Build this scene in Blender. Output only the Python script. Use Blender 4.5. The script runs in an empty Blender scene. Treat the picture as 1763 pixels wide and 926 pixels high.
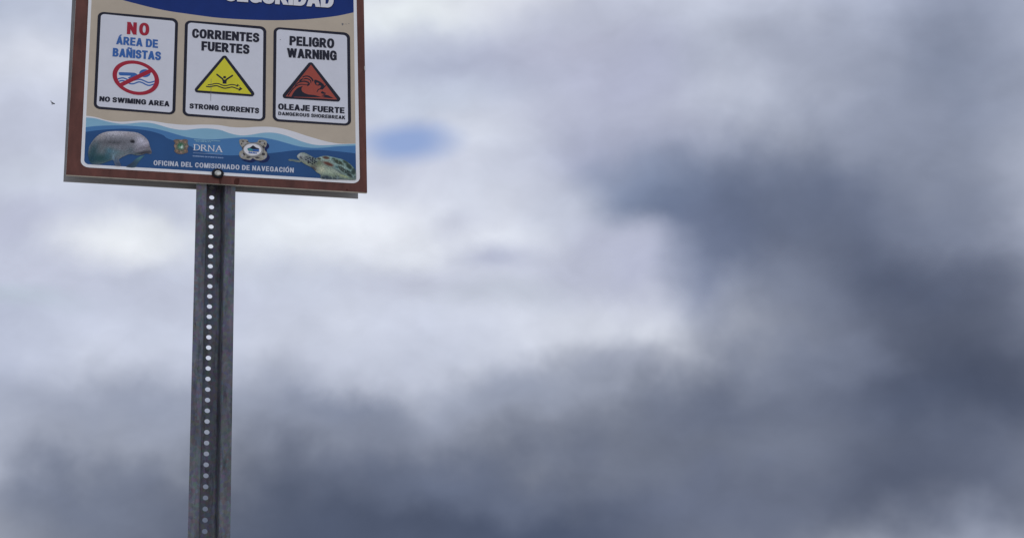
import bpy, bmesh, math, random
import numpy as np
from mathutils import Vector, Matrix, noise
from mathutils.geometry import delaunay_2d_cdt
random.seed(7)
S = bpy.context.scene
COL = S.collection
R = math.radians

# ------------------------------------------------------------------ camera
# Solved from the two vanishing points of the board (uprights, and its level edges).
# World: X along the board to the right, Y into the board, Z up.
PW, PH = 1763.0, 926.0
PP = (600.0, 253.0)
VV = Vector((512 - PP[0], 6690 + PP[1]))              # uprights meet far above the picture
VH = Vector((11600 - PP[0], -(990 - PP[1])))          # level edges meet far to the right
F = math.sqrt(-(VV.x*VH.x + VV.y*VH.y))
up = Vector((VV.x, VV.y, -F)).normalized()
rt = Vector((VH.x, VH.y, -F)); rt = (rt - up*rt.dot(up)).normalized()
inn = up.cross(rt)
ROT = Matrix((rt, inn, up))                           # camera axes -> world axes
def ray(x, y):
    return (ROT @ Vector((x - PP[0], -(y - PP[1]), -F))).normalized()
def on_y(r, d): return r*(d/r.y)
a, b = on_y(ray(113.5, 301), 1.0), on_y(ray(632, 331.5), 1.0)
DIST = 0.61/(b - a).length
CAMZ = 1.55
bolt = on_y(ray(374, 300), DIST)
CAM = Vector((-bolt.x, -DIST, CAMZ))
MM = 0.61/(632 - 113.5)                               # metres covered by one photo pixel at the board
def at(x, y, depth=0.0):
    r = ray(x, y); return CAM + r*((depth - CAM.y)/r.y)
cd = bpy.data.cameras.new('camera'); cam = bpy.data.objects.new('camera', cd); COL.objects.link(cam)
cam.matrix_world = Matrix.Translation(CAM) @ ROT.to_4x4()
cd.sensor_fit = 'HORIZONTAL'; cd.sensor_width = 36; cd.lens = F*36/PW
cd.shift_x = (PW/2 - PP[0])/PW; cd.shift_y = -(PH/2 - PP[1])/PW
cd.clip_start = 0.05; cd.clip_end = 5000
S.camera = cam

# ------------------------------------------------------------------ sky, sun, exposure
def lin(c, a=1.0):
    f = lambda v: v/12.92 if v <= 0.04045 else ((v + 0.055)/1.055)**2.4
    return tuple(f(v/255.0) for v in c[:3]) + (a,)
SUN_EL, SUN_AZ = 52.0, -25.0                          # azimuth from +Y towards +X
w = bpy.data.worlds.new("World"); S.world = w; w.use_nodes = True
nt = w.node_tree; N = nt.nodes; L = nt.links
bg = N['Background']; STR = 0.1; bg.inputs['Strength'].default_value = STR
sky = N.new('ShaderNodeTexSky'); sky.sky_type = 'NISHITA'; sky.sun_disc = False
sky.sun_elevation = R(SUN_EL); sky.sun_rotation = R(SUN_AZ)
def math_(op, *v):
    n = N.new('ShaderNodeMath'); n.operation = op
    for i, x in enumerate(v):
        if isinstance(x, (int, float)): n.inputs[i].default_value = x
        else: L.new(x, n.inputs[i])
    return n.outputs[0]
def vmath(op, *v, out=0):
    n = N.new('ShaderNodeVectorMath'); n.operation = op
    for i, x in enumerate(v):
        if isinstance(x, (tuple, list)): n.inputs[i].default_value = x
        else: L.new(x, n.inputs[i])
    return n.outputs[out]
def mixc(f, A, B):
    n = N.new('ShaderNodeMix'); n.data_type = 'RGBA'; n.clamp_factor = True
    for s, x in ((0, f), (6, A), (7, B)):
        if isinstance(x, (int, float, tuple)): n.inputs[s].default_value = x
        else: L.new(x, n.inputs[s])
    return n.outputs[2]
def smooth(x, a, b, o0=0.0, o1=1.0):
    n = N.new('ShaderNodeMapRange'); n.interpolation_type = 'SMOOTHSTEP'
    L.new(x, n.inputs[0])
    for i, v in zip((1, 2, 3, 4), (a, b, o0, o1)): n.inputs[i].default_value = v
    return n.outputs[0]
def noise_(vec, scale, detail=3, rough=0.5, col=False):
    n = N.new('ShaderNodeTexNoise'); n.inputs['Scale'].default_value = scale
    n.inputs['Detail'].default_value = detail; n.inputs['Roughness'].default_value = rough
    L.new(vec, n.inputs['Vector']); return n.outputs[1 if col else 0]
tc = N.new('ShaderNodeTexCoord'); D = tc.outputs['Generated']
sp = N.new('ShaderNodeSeparateXYZ'); L.new(D, sp.inputs[0])
AZ = math_('ARCTAN2', sp.outputs[0], sp.outputs[1])   # azimuth and elevation of the view of the sky
EL = math_('ARCSINE', sp.outputs[2])
cb = N.new('ShaderNodeCombineXYZ'); L.new(AZ, cb.inputs[0]); L.new(EL, cb.inputs[1])
UV0 = cb.outputs[0]
def warp(src, scale, amp, det):
    c = noise_(UV0, scale, det, 0.5, True)
    c = vmath('SUBTRACT', c, (0.5, 0.5, 0.5)); c = vmath('MULTIPLY', c, (amp, amp, 0))
    return vmath('ADD', src, c)
UV = warp(UV0, 11.0, 0.034, 2.0)
UV = warp(UV, 38.0, 0.012, 3.0)
DEG = 1.0/F
def skypos(x, y):
    d = ray(x, y); return math.atan2(d.x, d.y), math.asin(d.z)
# overcast all round, its billows made by noise
n1 = noise_(D, 2.6, 5, 0.5)
n2 = noise_(UV0, 9.0, 4, 0.5)
cloud = mixc(smooth(n1, 0.32, 0.68), lin((178, 187, 212)), lin((240, 244, 252)))
cloud = mixc(math_('MULTIPLY', smooth(n2, 0.40, 0.66), 0.35), cloud, lin((190, 196, 214)))
# the banks of cloud over this stretch of coast: (x, y, half width, half height, colour, strength)
BANKS = [
 (600, 250, 1500, 620, (199, 205, 223), 1.0),
 (-60, 30, 330, 150, (178, 187, 208), .95), (70, 110, 190, 80, (214, 219, 233), .95), (40, 235, 170, 90, (190, 196, 216), .85),
 (60, 320, 160, 60, (199, 206, 222), .7), (20, 370, 150, 60, (185, 190, 212), .9),
 (200, 412, 150, 56, (236, 240, 246), 1.0), (262, 396, 120, 40, (230, 235, 242), .8), (60, 460, 200, 70, (192, 197, 217), .8), (300, 500, 300, 50, (192, 198, 218), .8),
 (20, 510, 160, 30, (182, 194, 210), .7),
 (480, 395, 170, 90, (224, 230, 239), .9), (570, 375, 150, 70, (232, 238, 245), .9), (520, 480, 160, 50, (196, 203, 221), .8),
 (730, 20, 260, 70, (228, 234, 241), 1.0), (690, 40, 130, 45, (228, 235, 240), .8), (900, 0, 150, 60, (222, 226, 236), .9),
 (780, 112, 330, 88, (174, 182, 206), 1.0), (860, 125, 200, 60, (172, 179, 203), .8), (700, 80, 140, 50, (190, 197, 216), .5),
 (1000, 70, 230, 90, (184, 188, 210), .9), (1010, 20, 200, 50, (188, 194, 213), .7), (1170, 70, 130, 130, (190, 197, 216), .9), (1115, 110, 110, 90, (170, 175, 200), .85),
 (1060, 165, 150, 90, (168, 173, 198), .9), (1010, 145, 60, 40, (182, 187, 211), .7), (720, 180, 280, 70, (194, 203, 222), .85),
 (960, 215, 190, 70, (188, 193, 214), .8), (840, 240, 130, 70, (210, 216, 231), .9), (900, 280, 110, 70, (206, 212, 229), .7),
 (1110, 250, 150, 60, (178, 183, 205), .8), (1020, 275, 110, 60, (166, 172, 198), .8),
 (720, 310, 220, 60, (204, 209, 227), .7), (830, 335, 150, 60, (209, 215, 231), .8), (930, 330, 80, 70, (213, 218, 233), .8), (640, 390, 200, 90, (232, 236, 245), .9), (760, 430, 260, 60, (224, 229, 240), .8),
 (810, 390, 80, 40, (190, 195, 215), .8), (880, 360, 90, 50, (212, 217, 231), .7),
 (860, 408, 140, 45, (223, 228, 240), .8),
 (1070, 285, 250, 140, (162, 169, 195), .75), (1030, 130, 230, 190, (174, 178, 201), .5),
 (1165, 350, 250, 110, (124, 137, 165), 1.0), (1090, 335, 130, 80, (126, 139, 168), .9), (1040, 310, 80, 50, (148, 158, 184), .5), (1190, 375, 130, 75, (104, 117, 146), 1.0),
 (980, 380, 90, 90, (200, 206, 224), .7),
 (1060, 425, 130, 60, (186, 191, 213), 1.0), (1100, 470, 130, 90, (177, 182, 206), 1.0), (1020, 470, 110, 60, (182, 187, 208), .8),
 (1210, 470, 80, 130, (134, 144, 171), .9), (850, 440, 110, 40, (174, 180, 204), .85), (960, 470, 120, 60, (182, 187, 208), .7), (730, 490, 200, 40, (192, 197, 216), .8), (860, 505, 160, 40, (188, 195, 211), .8),
]
# the storm bank farther right and lower down, torn into lumps by a stronger warp
STORM = [
 (1285, 420, 150, 190, (108, 119, 147), .9), (1420, 330, 260, 230, (98, 109, 135), .9), (1640, 120, 330, 260, (116, 126, 150), .85), (1330, 80, 210, 130, (150, 157, 178), .7),
 (1560, 470, 330, 280, (82, 92, 117), .9), (1500, 180, 150, 70, (140, 148, 170), .6), (1650, 330, 160, 80, (124, 133, 156), .6), (1380, 520, 160, 90, (132, 141, 164), .6),
 (1640, 690, 420, 300, (60, 69, 91), .95), (1230, 720, 420, 160, (96, 106, 131), .85), (900, 900, 1300, 300, (82, 92, 116), 1.0), (450, 960, 800, 280, (72, 82, 105), .85),
 (240, 700, 380, 100, (134, 143, 166), .7), (880, 680, 260, 60, (140, 149, 171), .6), (600, 720, 200, 50, (112, 122, 146), .6), (1060, 640, 140, 50, (150, 157, 178), .5),
 (1400, 640, 160, 60, (122, 131, 154), .6), (1250, 860, 260, 70, (104, 113, 137), .6), (760, 830, 220, 60, (106, 116, 140), .6), (120, 850, 220, 70, (104, 114, 138), .6), (1560, 860, 260, 80, (78, 87, 110), .7),
]
def soft(c, k=.06):
    g_ = .3*c[0] + .59*c[1] + .11*c[2]
    return tuple(v + (g_ - v)*k for v in c)
UVS = warp(warp(UV0, 7.0, 0.10, 3.0), 26.0, 0.035, 3.0)
for P_uv, banks in ((UV, BANKS), (UVS, STORM)):
    for (x, y, sx, sy, c, s) in banks:
        u, v = skypos(x, y); ku, kv = 1/(sx*DEG/math.cos(v)), 1/(sy*DEG)
        q = vmath('MULTIPLY_ADD', P_uv, (ku, kv, 0), (-u*ku, -v*kv, 0))
        ln = vmath('LENGTH', q, out=1)
        f = smooth(ln, 0.0, 1.15, s, 0.0)
        cloud = mixc(f, cloud, lin(soft(c)))
# billows: broken light and dark within every bank
b1 = noise_(vmath('MULTIPLY', UV, (1.0, 1.6, 1)), 16.0, 4, 0.5); b2 = noise_(vmath('MULTIPLY', UV, (1.0, 1.5, 1)), 44.0, 3, 0.5)
bl = math_('ADD', math_('MULTIPLY', math_('SUBTRACT', b1, .5), .32), math_('MULTIPLY', math_('SUBTRACT', b2, .5), .10))
bl = math_('ADD', bl, 1.0)
sc = N.new('ShaderNodeVectorMath'); sc.operation = 'SCALE'; L.new(cloud, sc.inputs[0]); L.new(bl, sc.inputs['Scale']); cloud = sc.outputs[0]
# a small gap where the clear sky shows through
def gap(x, y, sx, sy, s):
    u, v = skypos(x, y); ku, kv = 1/(sx*DEG/math.cos(v)), 1/(sy*DEG)
    q = vmath('MULTIPLY_ADD', warp(warp(UV0, 20.0, 0.008, 0.0), 60.0, 0.003, 1.0), (ku, kv, 0), (-u*ku, -v*kv, 0))
    return smooth(vmath('LENGTH', q, out=1), 0.20, 1.20, s, 0.0)
g = gap(702, 246, 98, 40, .97)
cloud = vmath('SCALE', cloud); cloud.node.inputs['Scale'].default_value = 1.0/STR
veil = mixc(0.62, sky.outputs[0], vmath('MULTIPLY', lin((142, 163, 214))[:3], (1/STR,)*3))
L.new(mixc(g, cloud, veil), bg.inputs['Color'])
sd = bpy.data.lights.new('sun', 'SUN'); sun = bpy.data.objects.new('sun', sd); COL.objects.link(sun)
sd.energy = 0.8; sd.angle = R(15); sd.color = (1.0, .97, .93)
sdir = Vector((math.sin(R(SUN_AZ))*math.cos(R(SUN_EL)), math.cos(R(SUN_AZ))*math.cos(R(SUN_EL)), math.sin(R(SUN_EL))))
sun.rotation_euler = sdir.to_track_quat('Z', 'Y').to_euler(); sun.location = (0, 0, 20)
S.view_settings.view_transform = 'Standard'; S.view_settings.look = 'None'
S.view_settings.exposure = 0.0; S.view_settings.gamma = 1.0

# ------------------------------------------------------------------ materials
def mat(name, rgb, rough=0.45, metal=0.0, vary=0.06, scale=30.0, spec=0.16, stretch=(1, 1, 1), bump=0.0):
    m = bpy.data.materials.new(name); m.use_nodes = True
    t = m.node_tree; p = t.nodes['Principled BSDF']
    p.inputs['Roughness'].default_value = rough; p.inputs['Metallic'].default_value = metal
    p.inputs['Specular IOR Level'].default_value = spec
    o = t.nodes.new('ShaderNodeTexCoord'); mp = t.nodes.new('ShaderNodeMapping'); mp.inputs['Scale'].default_value = stretch
    t.links.new(o.outputs['Object'], mp.inputs[0])
    n = t.nodes.new('ShaderNodeTexNoise'); n.inputs['Scale'].default_value = scale; n.inputs['Detail'].default_value = 6
    n.inputs['Roughness'].default_value = 0.6; t.links.new(mp.outputs[0], n.inputs['Vector'])
    r = t.nodes.new('ShaderNodeValToRGB')
    r.color_ramp.elements[0].position = .3; r.color_ramp.elements[1].position = .7
    r.color_ramp.elements[0].color = tuple(max(0, v*(1 - vary)) for v in rgb) + (1,)
    r.color_ramp.elements[1].color = tuple(min(1, v*(1 + vary)) for v in rgb) + (1,)
    t.links.new(n.outputs[0], r.inputs[0]); t.links.new(r.outputs[0], p.inputs['Base Color'])
    if bump:
        bn = t.nodes.new('ShaderNodeBump'); bn.inputs['Strength'].default_value = bump; bn.inputs['Distance'].default_value = .002
        t.links.new(n.outputs[0], bn.inputs['Height']); t.links.new(bn.outputs[0], p.inputs['Normal'])
    return m
M = {}
M['white'] = mat('white_vinyl', (.73, .74, .81), vary=.03)
M['line'] = mat('white_border', (.86, .86, .88), vary=.03)
M['ink'] = mat('dark_ink', (.020, .021, .036), vary=.1)
M['tan'] = mat('tan_vinyl', (.555, .472, .372), vary=.07, scale=14)
M['navy'] = mat('royal_blue_vinyl', (.009, .034, .19), vary=.08)
M['shade'] = mat('printed_shadow', (.012, .022, .10), vary=.05)
M['foam'] = mat('wave_foam', (.80, .80, .84), vary=.03)
M['pale'] = mat('pale_blue_vinyl', (.27, .50, .66), vary=.06, scale=12)
M['mid'] = mat('mid_blue_vinyl', (.082, .225, .47), vary=.06, scale=12)
M['deep'] = mat('deep_blue_vinyl', (.029, .095, .25), vary=.10, scale=12)
M['red'] = mat('red_ink', (.40, .025, .05), vary=.06)
M['blue'] = mat('blue_ink', (.050, .150, .44), vary=.06)
M['yellow'] = mat('yellow_vinyl', (.72, .66, .045), vary=.05)
M['orange'] = mat('red_orange_vinyl', (.40, .085, .062), vary=.06)
M['faded'] = mat('faded_white_ink', (.60, .63, .72), vary=.05)
M['wash'] = mat('thin_pale_ink', (.30, .42, .66), vary=.05)
M['gold'] = mat('tan_ink', (.40, .40, .42), vary=.05)
M['green'] = mat('green_ink', (.06, .22, .12), vary=.2, scale=300)
M['rust'] = mat('rose_ink', (.42, .24, .20), vary=.3, scale=300)
M['stone'] = mat('stone_grey_ink', (.36, .34, .29), vary=.3, scale=200)
M['stoned'] = mat('dark_stone_ink', (.07, .065, .07), vary=.3, scale=200)
M['teal'] = mat('teal_ink', (.05, .30, .33), vary=.1)
M['brown'] = mat('brown_board_face', (.126, .043, .032), rough=.5, vary=.36, scale=16, stretch=(2.6, 1, .9), spec=.3)
M['edge'] = mat('raw_board_edge', (.50, .47, .42), rough=.6, vary=.2, scale=60)
M['steel'] = mat('weathered_galvanised_steel', (.125, .132, .162), rough=.55, metal=.2, vary=.34, scale=34, stretch=(1.6, 1.6, .35), bump=.3, spec=.3)
def weather(m, rgb):                                   # dull spangle, rubbed patches and dark scuffs on the zinc
    t = m.node_tree; p = t.nodes['Principled BSDF']; ramp = p.inputs['Base Color'].links[0].from_node
    o = t.nodes.new('ShaderNodeTexCoord'); mp = t.nodes.new('ShaderNodeMapping'); mp.inputs['Scale'].default_value = (1, 1, .22)
    t.links.new(o.outputs['Object'], mp.inputs[0])
    v = t.nodes.new('ShaderNodeTexVoronoi'); v.inputs['Scale'].default_value = 160; t.links.new(o.outputs['Object'], v.inputs['Vector'])
    n = t.nodes.new('ShaderNodeTexNoise'); n.inputs['Scale'].default_value = 85; n.inputs['Detail'].default_value = 7; n.inputs['Roughness'].default_value = .7
    t.links.new(mp.outputs[0], n.inputs['Vector'])
    r = t.nodes.new('ShaderNodeValToRGB'); r.color_ramp.elements[0].position = .33; r.color_ramp.elements[1].position = .47
    r.color_ramp.elements[0].color = (.45, .45, .47, 1); r.color_ramp.elements[1].color = (1, 1, 1, 1); t.links.new(n.outputs[0], r.inputs[0])
    a_ = t.nodes.new('ShaderNodeMix'); a_.data_type = 'RGBA'; a_.blend_type = 'MULTIPLY'; a_.inputs[0].default_value = 1
    t.links.new(ramp.outputs[0], a_.inputs[6]); t.links.new(r.outputs[0], a_.inputs[7])
    b_ = t.nodes.new('ShaderNodeMix'); b_.data_type = 'RGBA'; b_.blend_type = 'OVERLAY'; b_.inputs[0].default_value = .22
    t.links.new(a_.outputs[2], b_.inputs[6]); t.links.new(v.outputs['Color'], b_.inputs[7])
    h = t.nodes.new('ShaderNodeHueSaturation'); h.inputs['Saturation'].default_value = .9; t.links.new(b_.outputs[2], h.inputs['Color'])
    t.links.new(h.outputs[0], p.inputs['Base Color'])
weather(M['steel'], None)
M['alu'] = mat('dull_aluminium', (.30, .30, .31), rough=.5, metal=.15, spec=.35, vary=.15, scale=10, stretch=(.5, 1, 4))
M['rubber'] = mat('black_rubber', (.012, .013, .020), rough=.5)
M['zinc'] = mat('zinc_bolt_head', (.62, .62, .58), rough=.35, metal=.6, vary=.35, scale=160)
M['grime'] = mat('grey_grime', (.22, .21, .22), rough=.8)
M['runs'] = mat('dark_red_stain', (.075, .022, .016), rough=.5, vary=.3)
M['chip'] = mat('bare_chip', (.55, .53, .52), rough=.7)
M['bug'] = mat('black_chitin', (.012, .012, .016), rough=.35)
wing = bpy.data.materials.new('clear_wing'); wing.use_nodes = True
wp = wing.node_tree.nodes['Principled BSDF']; wp.inputs['Base Color'].default_value = (.10, .10, .12, 1); wp.inputs['Alpha'].default_value = .35
M['wing'] = wing
pic = bpy.data.materials.new('printed_picture'); pic.use_nodes = True
pn = pic.node_tree.nodes.new('ShaderNodeAttribute'); pn.attribute_name = 'print'
pp_ = pic.node_tree.nodes['Principled BSDF']; pp_.inputs['Roughness'].default_value = .45; pp_.inputs['Specular IOR Level'].default_value = .16
pic.node_tree.links.new(pn.outputs['Color'], pp_.inputs['Base Color'])
M['pic'] = pic

# ------------------------------------------------------------------ helpers
def empty(name, loc):
    o = bpy.data.objects.new(name, None); COL.objects.link(o); o.location = loc; o.empty_display_size = .2; return o
def mesh(name, verts, faces, mats, parent=None, idx=None, smooth_=False):
    me = bpy.data.meshes.new(name); me.from_pydata([tuple(v) for v in verts], [], faces)
    for m in mats: me.materials.append(M[m])
    if idx is not None: me.polygons.foreach_set('material_index', idx)
    if smooth_: me.polygons.foreach_set('use_smooth', [True]*len(me.polygons))
    me.update()
    o = bpy.data.objects.new(name, me); COL.objects.link(o)
    if parent is not None:
        o.parent = parent
    return o
def inside(poly, pts):                                # non-zero winding, vectorised
    p = np.asarray(poly, float); q = np.roll(p, -1, 0); wn = np.zeros(len(pts), int)
    x, y = pts[:, 0], pts[:, 1]
    for (x0, y0), (x1, y1) in zip(p, q):
        if y0 == y1: continue
        side = (x1 - x0)*(y - y0) - (x - x0)*(y1 - y0)
        wn += ((y0 <= y) & (y1 > y) & (side > 0)).astype(int) - ((y0 > y) & (y1 <= y) & (side < 0)).astype(int)
    return wn != 0
def flatten(shapes):
    """Overlay of flat shapes [(key or None, polygon)]: later ones cover earlier ones, None cuts a hole.
    Gives 2-D points, triangles and the key of each triangle, nothing overlapping."""
    vs, es = [], []
    for k, p in shapes:
        n0 = len(vs); vs += [Vector((float(x), float(y))) for x, y in p]
        es += [(n0 + i, n0 + (i + 1) % len(p)) for i in range(len(p))]
    out = delaunay_2d_cdt(vs, es, [], 0, 1e-5)
    P = np.array([tuple(v) for v in out[0]]); T = np.array([f for f in out[2] if len(f) == 3])
    c = P[T].mean(1); own = np.full(len(T), -1)
    for i, (k, p) in enumerate(shapes):
        own[inside(p, c)] = i if k is not None else -1
    keep = own >= 0
    return P, T[keep], [shapes[i][0] for i in own[keep]]
def paint(name, shapes, parent, lift):
    """Flat print on the board, traced on the board's own plane, lying `lift` metres proud of it."""
    P, T, K = flatten(shapes)
    used = sorted(set(T.ravel())); mp = {v: i for i, v in enumerate(used)}
    keys = sorted(set(K))
    return mesh(name, [at(P[v][0], P[v][1], 0) + Vector((0, -lift, 0)) for v in used],
                [tuple(mp[v] for v in reversed(t)) for t in T], keys, parent, [keys.index(k) for k in K])

# flat shapes
def ell(cx, cy, rx, ry, n=32, e=2.0, rot=0.0):
    o = []
    for i in range(n):
        t = 2*math.pi*i/n; c, s = math.cos(t), math.sin(t)
        x = math.copysign(abs(c)**(2/e), c)*rx; y = math.copysign(abs(s)**(2/e), s)*ry
        o.append((cx + x*math.cos(rot) - y*math.sin(rot), cy + x*math.sin(rot) + y*math.cos(rot)))
    return o
def rect(x0, y0, x1, y1): return [(x0, y0), (x1, y0), (x1, y1), (x0, y1)]
def spline(pts, n=6, closed=False):
    pts = [Vector(p) for p in pts]; o = []
    m = len(pts); rng = range(m if closed else m - 1)
    g = (lambda i: pts[i % m]) if closed else (lambda i: pts[min(max(i, 0), m - 1)])
    for i in rng:
        p0, p1, p2, p3 = g(i - 1), g(i), g(i + 1), g(i + 2)
        for k in range(n):
            t = k/n
            o.append(tuple(0.5*((2*p1) + (p2 - p0)*t + (2*p0 - 5*p1 + 4*p2 - p3)*t*t + (3*p1 - p0 - 3*p2 + p3)*t**3)))
    if not closed: o.append(tuple(pts[-1]))
    return o
def stroke(pts, w0, w1=None):
    w1 = w0 if w1 is None else w1
    p = [Vector(q) for q in pts]; l, r = [], []
    for i in range(len(p)):
        d = (p[min(i + 1, len(p) - 1)] - p[max(i - 1, 0)]); d = d.normalized() if d.length else Vector((1, 0))
        nrm = Vector((-d.y, d.x)); w = (w0 + (w1 - w0)*i/max(1, len(p) - 1))/2
        l.append(tuple(p[i] + nrm*w)); r.append(tuple(p[i] - nrm*w))
    return l + r[::-1]
def rounded(c, rx, ry, n=6):
    """four corners TL, TR, BR, BL of a leaning quadrilateral, with corner radii"""
    c = [Vector(q) for q in c]; o = []
    for i in range(4):
        p, a_, b_ = c[i], c[i - 1], c[(i + 1) % 4]
        da, db = (a_ - p), (b_ - p)
        ra, rb = (ry, rx) if i in (0, 2) else (rx, ry)
        A, B = p + da.normalized()*ra, p + db.normalized()*rb
        ctr = A + B - p
        for k in range(n + 1):
            t = k/n*math.pi/2
            o.append(tuple(ctr + (A - ctr)*math.cos(t) + (B - ctr)*math.sin(t)))
    return o
def hull(circles, n=16):
    pts = sorted({(cx + r*math.cos(2*math.pi*i/n), cy + r*math.sin(2*math.pi*i/n)) for cx, cy, r in circles for i in range(n)})
    def half(ps):
        h = []
        for p in ps:
            while len(h) > 1 and (h[-1][0]-h[-2][0])*(p[1]-h[-2][1]) - (h[-1][1]-h[-2][1])*(p[0]-h[-2][0]) <= 0: h.pop()
            h.append(p)
        return h
    return half(pts)[:-1] + half(pts[::-1])[:-1]
def Z(ox, oy, s):                                     # close-up coordinates -> picture coordinates
    return lambda pts: [(ox + x/s, oy + y/s) for x, y in pts]

# ------------------------------------------------------------------ bold lettering, drawn letter by letter
def O_(w): return [('+', ell(w/2, .5, w/2, .515, 32, 2.3)), ('-', ell(w/2, .5, w/2 - .2, .345, 24, 2.3))]
def P_(): return [('+', rect(0, .38, .38, 1)), ('+', ell(.38, .69, .30, .31)), ('-', rect(.2, .545, .37, .835)), ('-', ell(.37, .69, .12, .145)), ('+', rect(0, 0, .2, 1))]
A_ = [('+', [(0, 0), (.28, 1), (.50, 1), (.78, 0), (.57, 0), (.51, .2), (.27, .2), (.21, 0)]), ('-', [(.315, .36), (.465, .36), (.39, .70)])]
N_ = [('+', rect(0, 0, .2, 1)), ('+', rect(.54, 0, .74, 1)), ('+', [(0, 1), (.21, 1), (.74, 0), (.53, 0)])]
def acute(x): return ('+', [(x - .06, 1.07), (x + .10, 1.24), (x + .28, 1.24), (x + .07, 1.07)])
S_ = spline([(.585, .69), (.53, .85), (.34, .92), (.16, .86), (.105, .72), (.17, .60), (.34, .53), (.52, .45), (.585, .29), (.50, .13), (.33, .08), (.14, .14), (.09, .32)], 5)
G = {
 'I': (.2, [('+', rect(0, 0, .2, 1))]), 'O': (.78, O_(.78)),
 'C': (.72, O_(.74) + [('-', [(.44, .5), (.54, .64), (.90, .62), (.90, .36), (.54, .36)])]),
 'G': (.75, O_(.76) + [('-', [(.46, .52), (.54, .66), (.9, .64), (.9, .40), (.46, .40)]), ('+', rect(.40, .40, .75, .55)), ('+', rect(.58, .06, .75, .55))]),
 'D': (.74, [('+', rect(0, 0, .36, 1)), ('+', ell(.36, .5, .38, .5, 32, 2.2)), ('-', rect(.2, .17, .34, .83)), ('-', ell(.34, .5, .19, .33, 24, 2.2)), ('+', rect(0, 0, .2, 1))]),
 'P': (.68, P_()), 'R': (.74, P_() + [('+', [(.28, .42), (.50, .45), (.75, 0), (.52, 0)])]),
 'B': (.70, [('+', rect(0, .46, .36, 1)), ('+', ell(.36, .735, .28, .265)), ('+', rect(0, 0, .38, .54)), ('+', ell(.38, .28, .32, .28)), ('-', rect(.2, .60, .35, .84)), ('-', ell(.35, .72, .10, .12)), ('-', rect(.2, .155, .37, .43)), ('-', ell(.37, .2925, .125, .1375)), ('+', rect(0, 0, .2, 1))]),
 'S': (.68, [('+', stroke(S_, .185))]),
 'U': (.72, [('+', rect(0, .36, .72, 1)), ('+', ell(.36, .36, .36, .375, 32, 2.2)), ('-', ell(.36, .36, .16, .205)), ('-', rect(.2, .36, .52, 1.1))]),
 'J': (.56, [('+', rect(.36, .3, .56, 1)), ('+', ell(.28, .3, .28, .315)), ('-', ell(.28, .31, .085, .15)), ('-', rect(-.1, .34, .36, 1)), ('-', rect(.19, .31, .36, .5))]),
 'A': (.78, A_), 'Á': (.78, A_ + [acute(.38)]), 'Ó': (.78, O_(.78) + [acute(.38)]),
 'E': (.62, [('+', [(0, 0), (.62, 0), (.62, .17), (.2, .17), (.2, .42), (.57, .42), (.57, .585), (.2, .585), (.2, .83), (.60, .83), (.60, 1), (0, 1)])]),
 'F': (.58, [('+', [(0, 0), (.2, 0), (.2, .40), (.53, .40), (.53, .57), (.2, .57), (.2, .83), (.58, .83), (.58, 1), (0, 1)])]),
 'L': (.58, [('+', [(0, 0), (.58, 0), (.58, .17), (.2, .17), (.2, 1), (0, 1)])]),
 'T': (.66, [('+', [(.23, 0), (.43, 0), (.43, .83), (.66, .83), (.66, 1), (0, 1), (0, .83), (.23, .83)])]),
 'H': (.74, [('+', [(0, 0), (.2, 0), (.2, .42), (.54, .42), (.54, 0), (.74, 0), (.74, 1), (.54, 1), (.54, .59), (.2, .59), (.2, 1), (0, 1)])]),
 'N': (.74, N_), 'Ñ': (.74, N_ + [('+', stroke(spline([(.14, 1.10), (.26, 1.19), (.40, 1.14), (.52, 1.10), (.62, 1.19)], 4), .09))]),
 'M': (.88, [('+', rect(0, 0, .19, 1)), ('+', rect(.69, 0, .88, 1)), ('+', [(0, 1), (.25, 1), (.53, 0), (.35, 0)]), ('+', [(.88, 1), (.63, 1), (.35, 0), (.53, 0)])]),
 'W': (1.12, [('+', [(0, 1), (.2, 1), (.41, 0), (.2, 0)]), ('+', [(.2, 0), (.41, 0), (.66, 1), (.46, 1)]), ('+', [(.46, 1), (.66, 1), (.92, 0), (.71, 0)]), ('+', [(.71, 0), (.92, 0), (1.12, 1), (.92, 1)])]),
 'V': (.75, [('+', [(0, 1), (.21, 1), (.48, 0), (.27, 0)]), ('+', [(.75, 1), (.54, 1), (.27, 0), (.48, 0)])]),
 'K': (.74, [('+', rect(0, 0, .2, 1)), ('+', [(.48, 1), (.73, 1), (.2, .38), (.2, .65)]), ('+', [(.26, .52), (.42, .66), (.76, 0), (.51, 0)])]),
 'Y': (.74, [('+', [(0, 1), (.22, 1), (.47, .42), (.27, .42)]), ('+', [(.74, 1), (.52, 1), (.27, .42), (.47, .42)]), ('+', rect(.27, 0, .47, .44))]),
}
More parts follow.
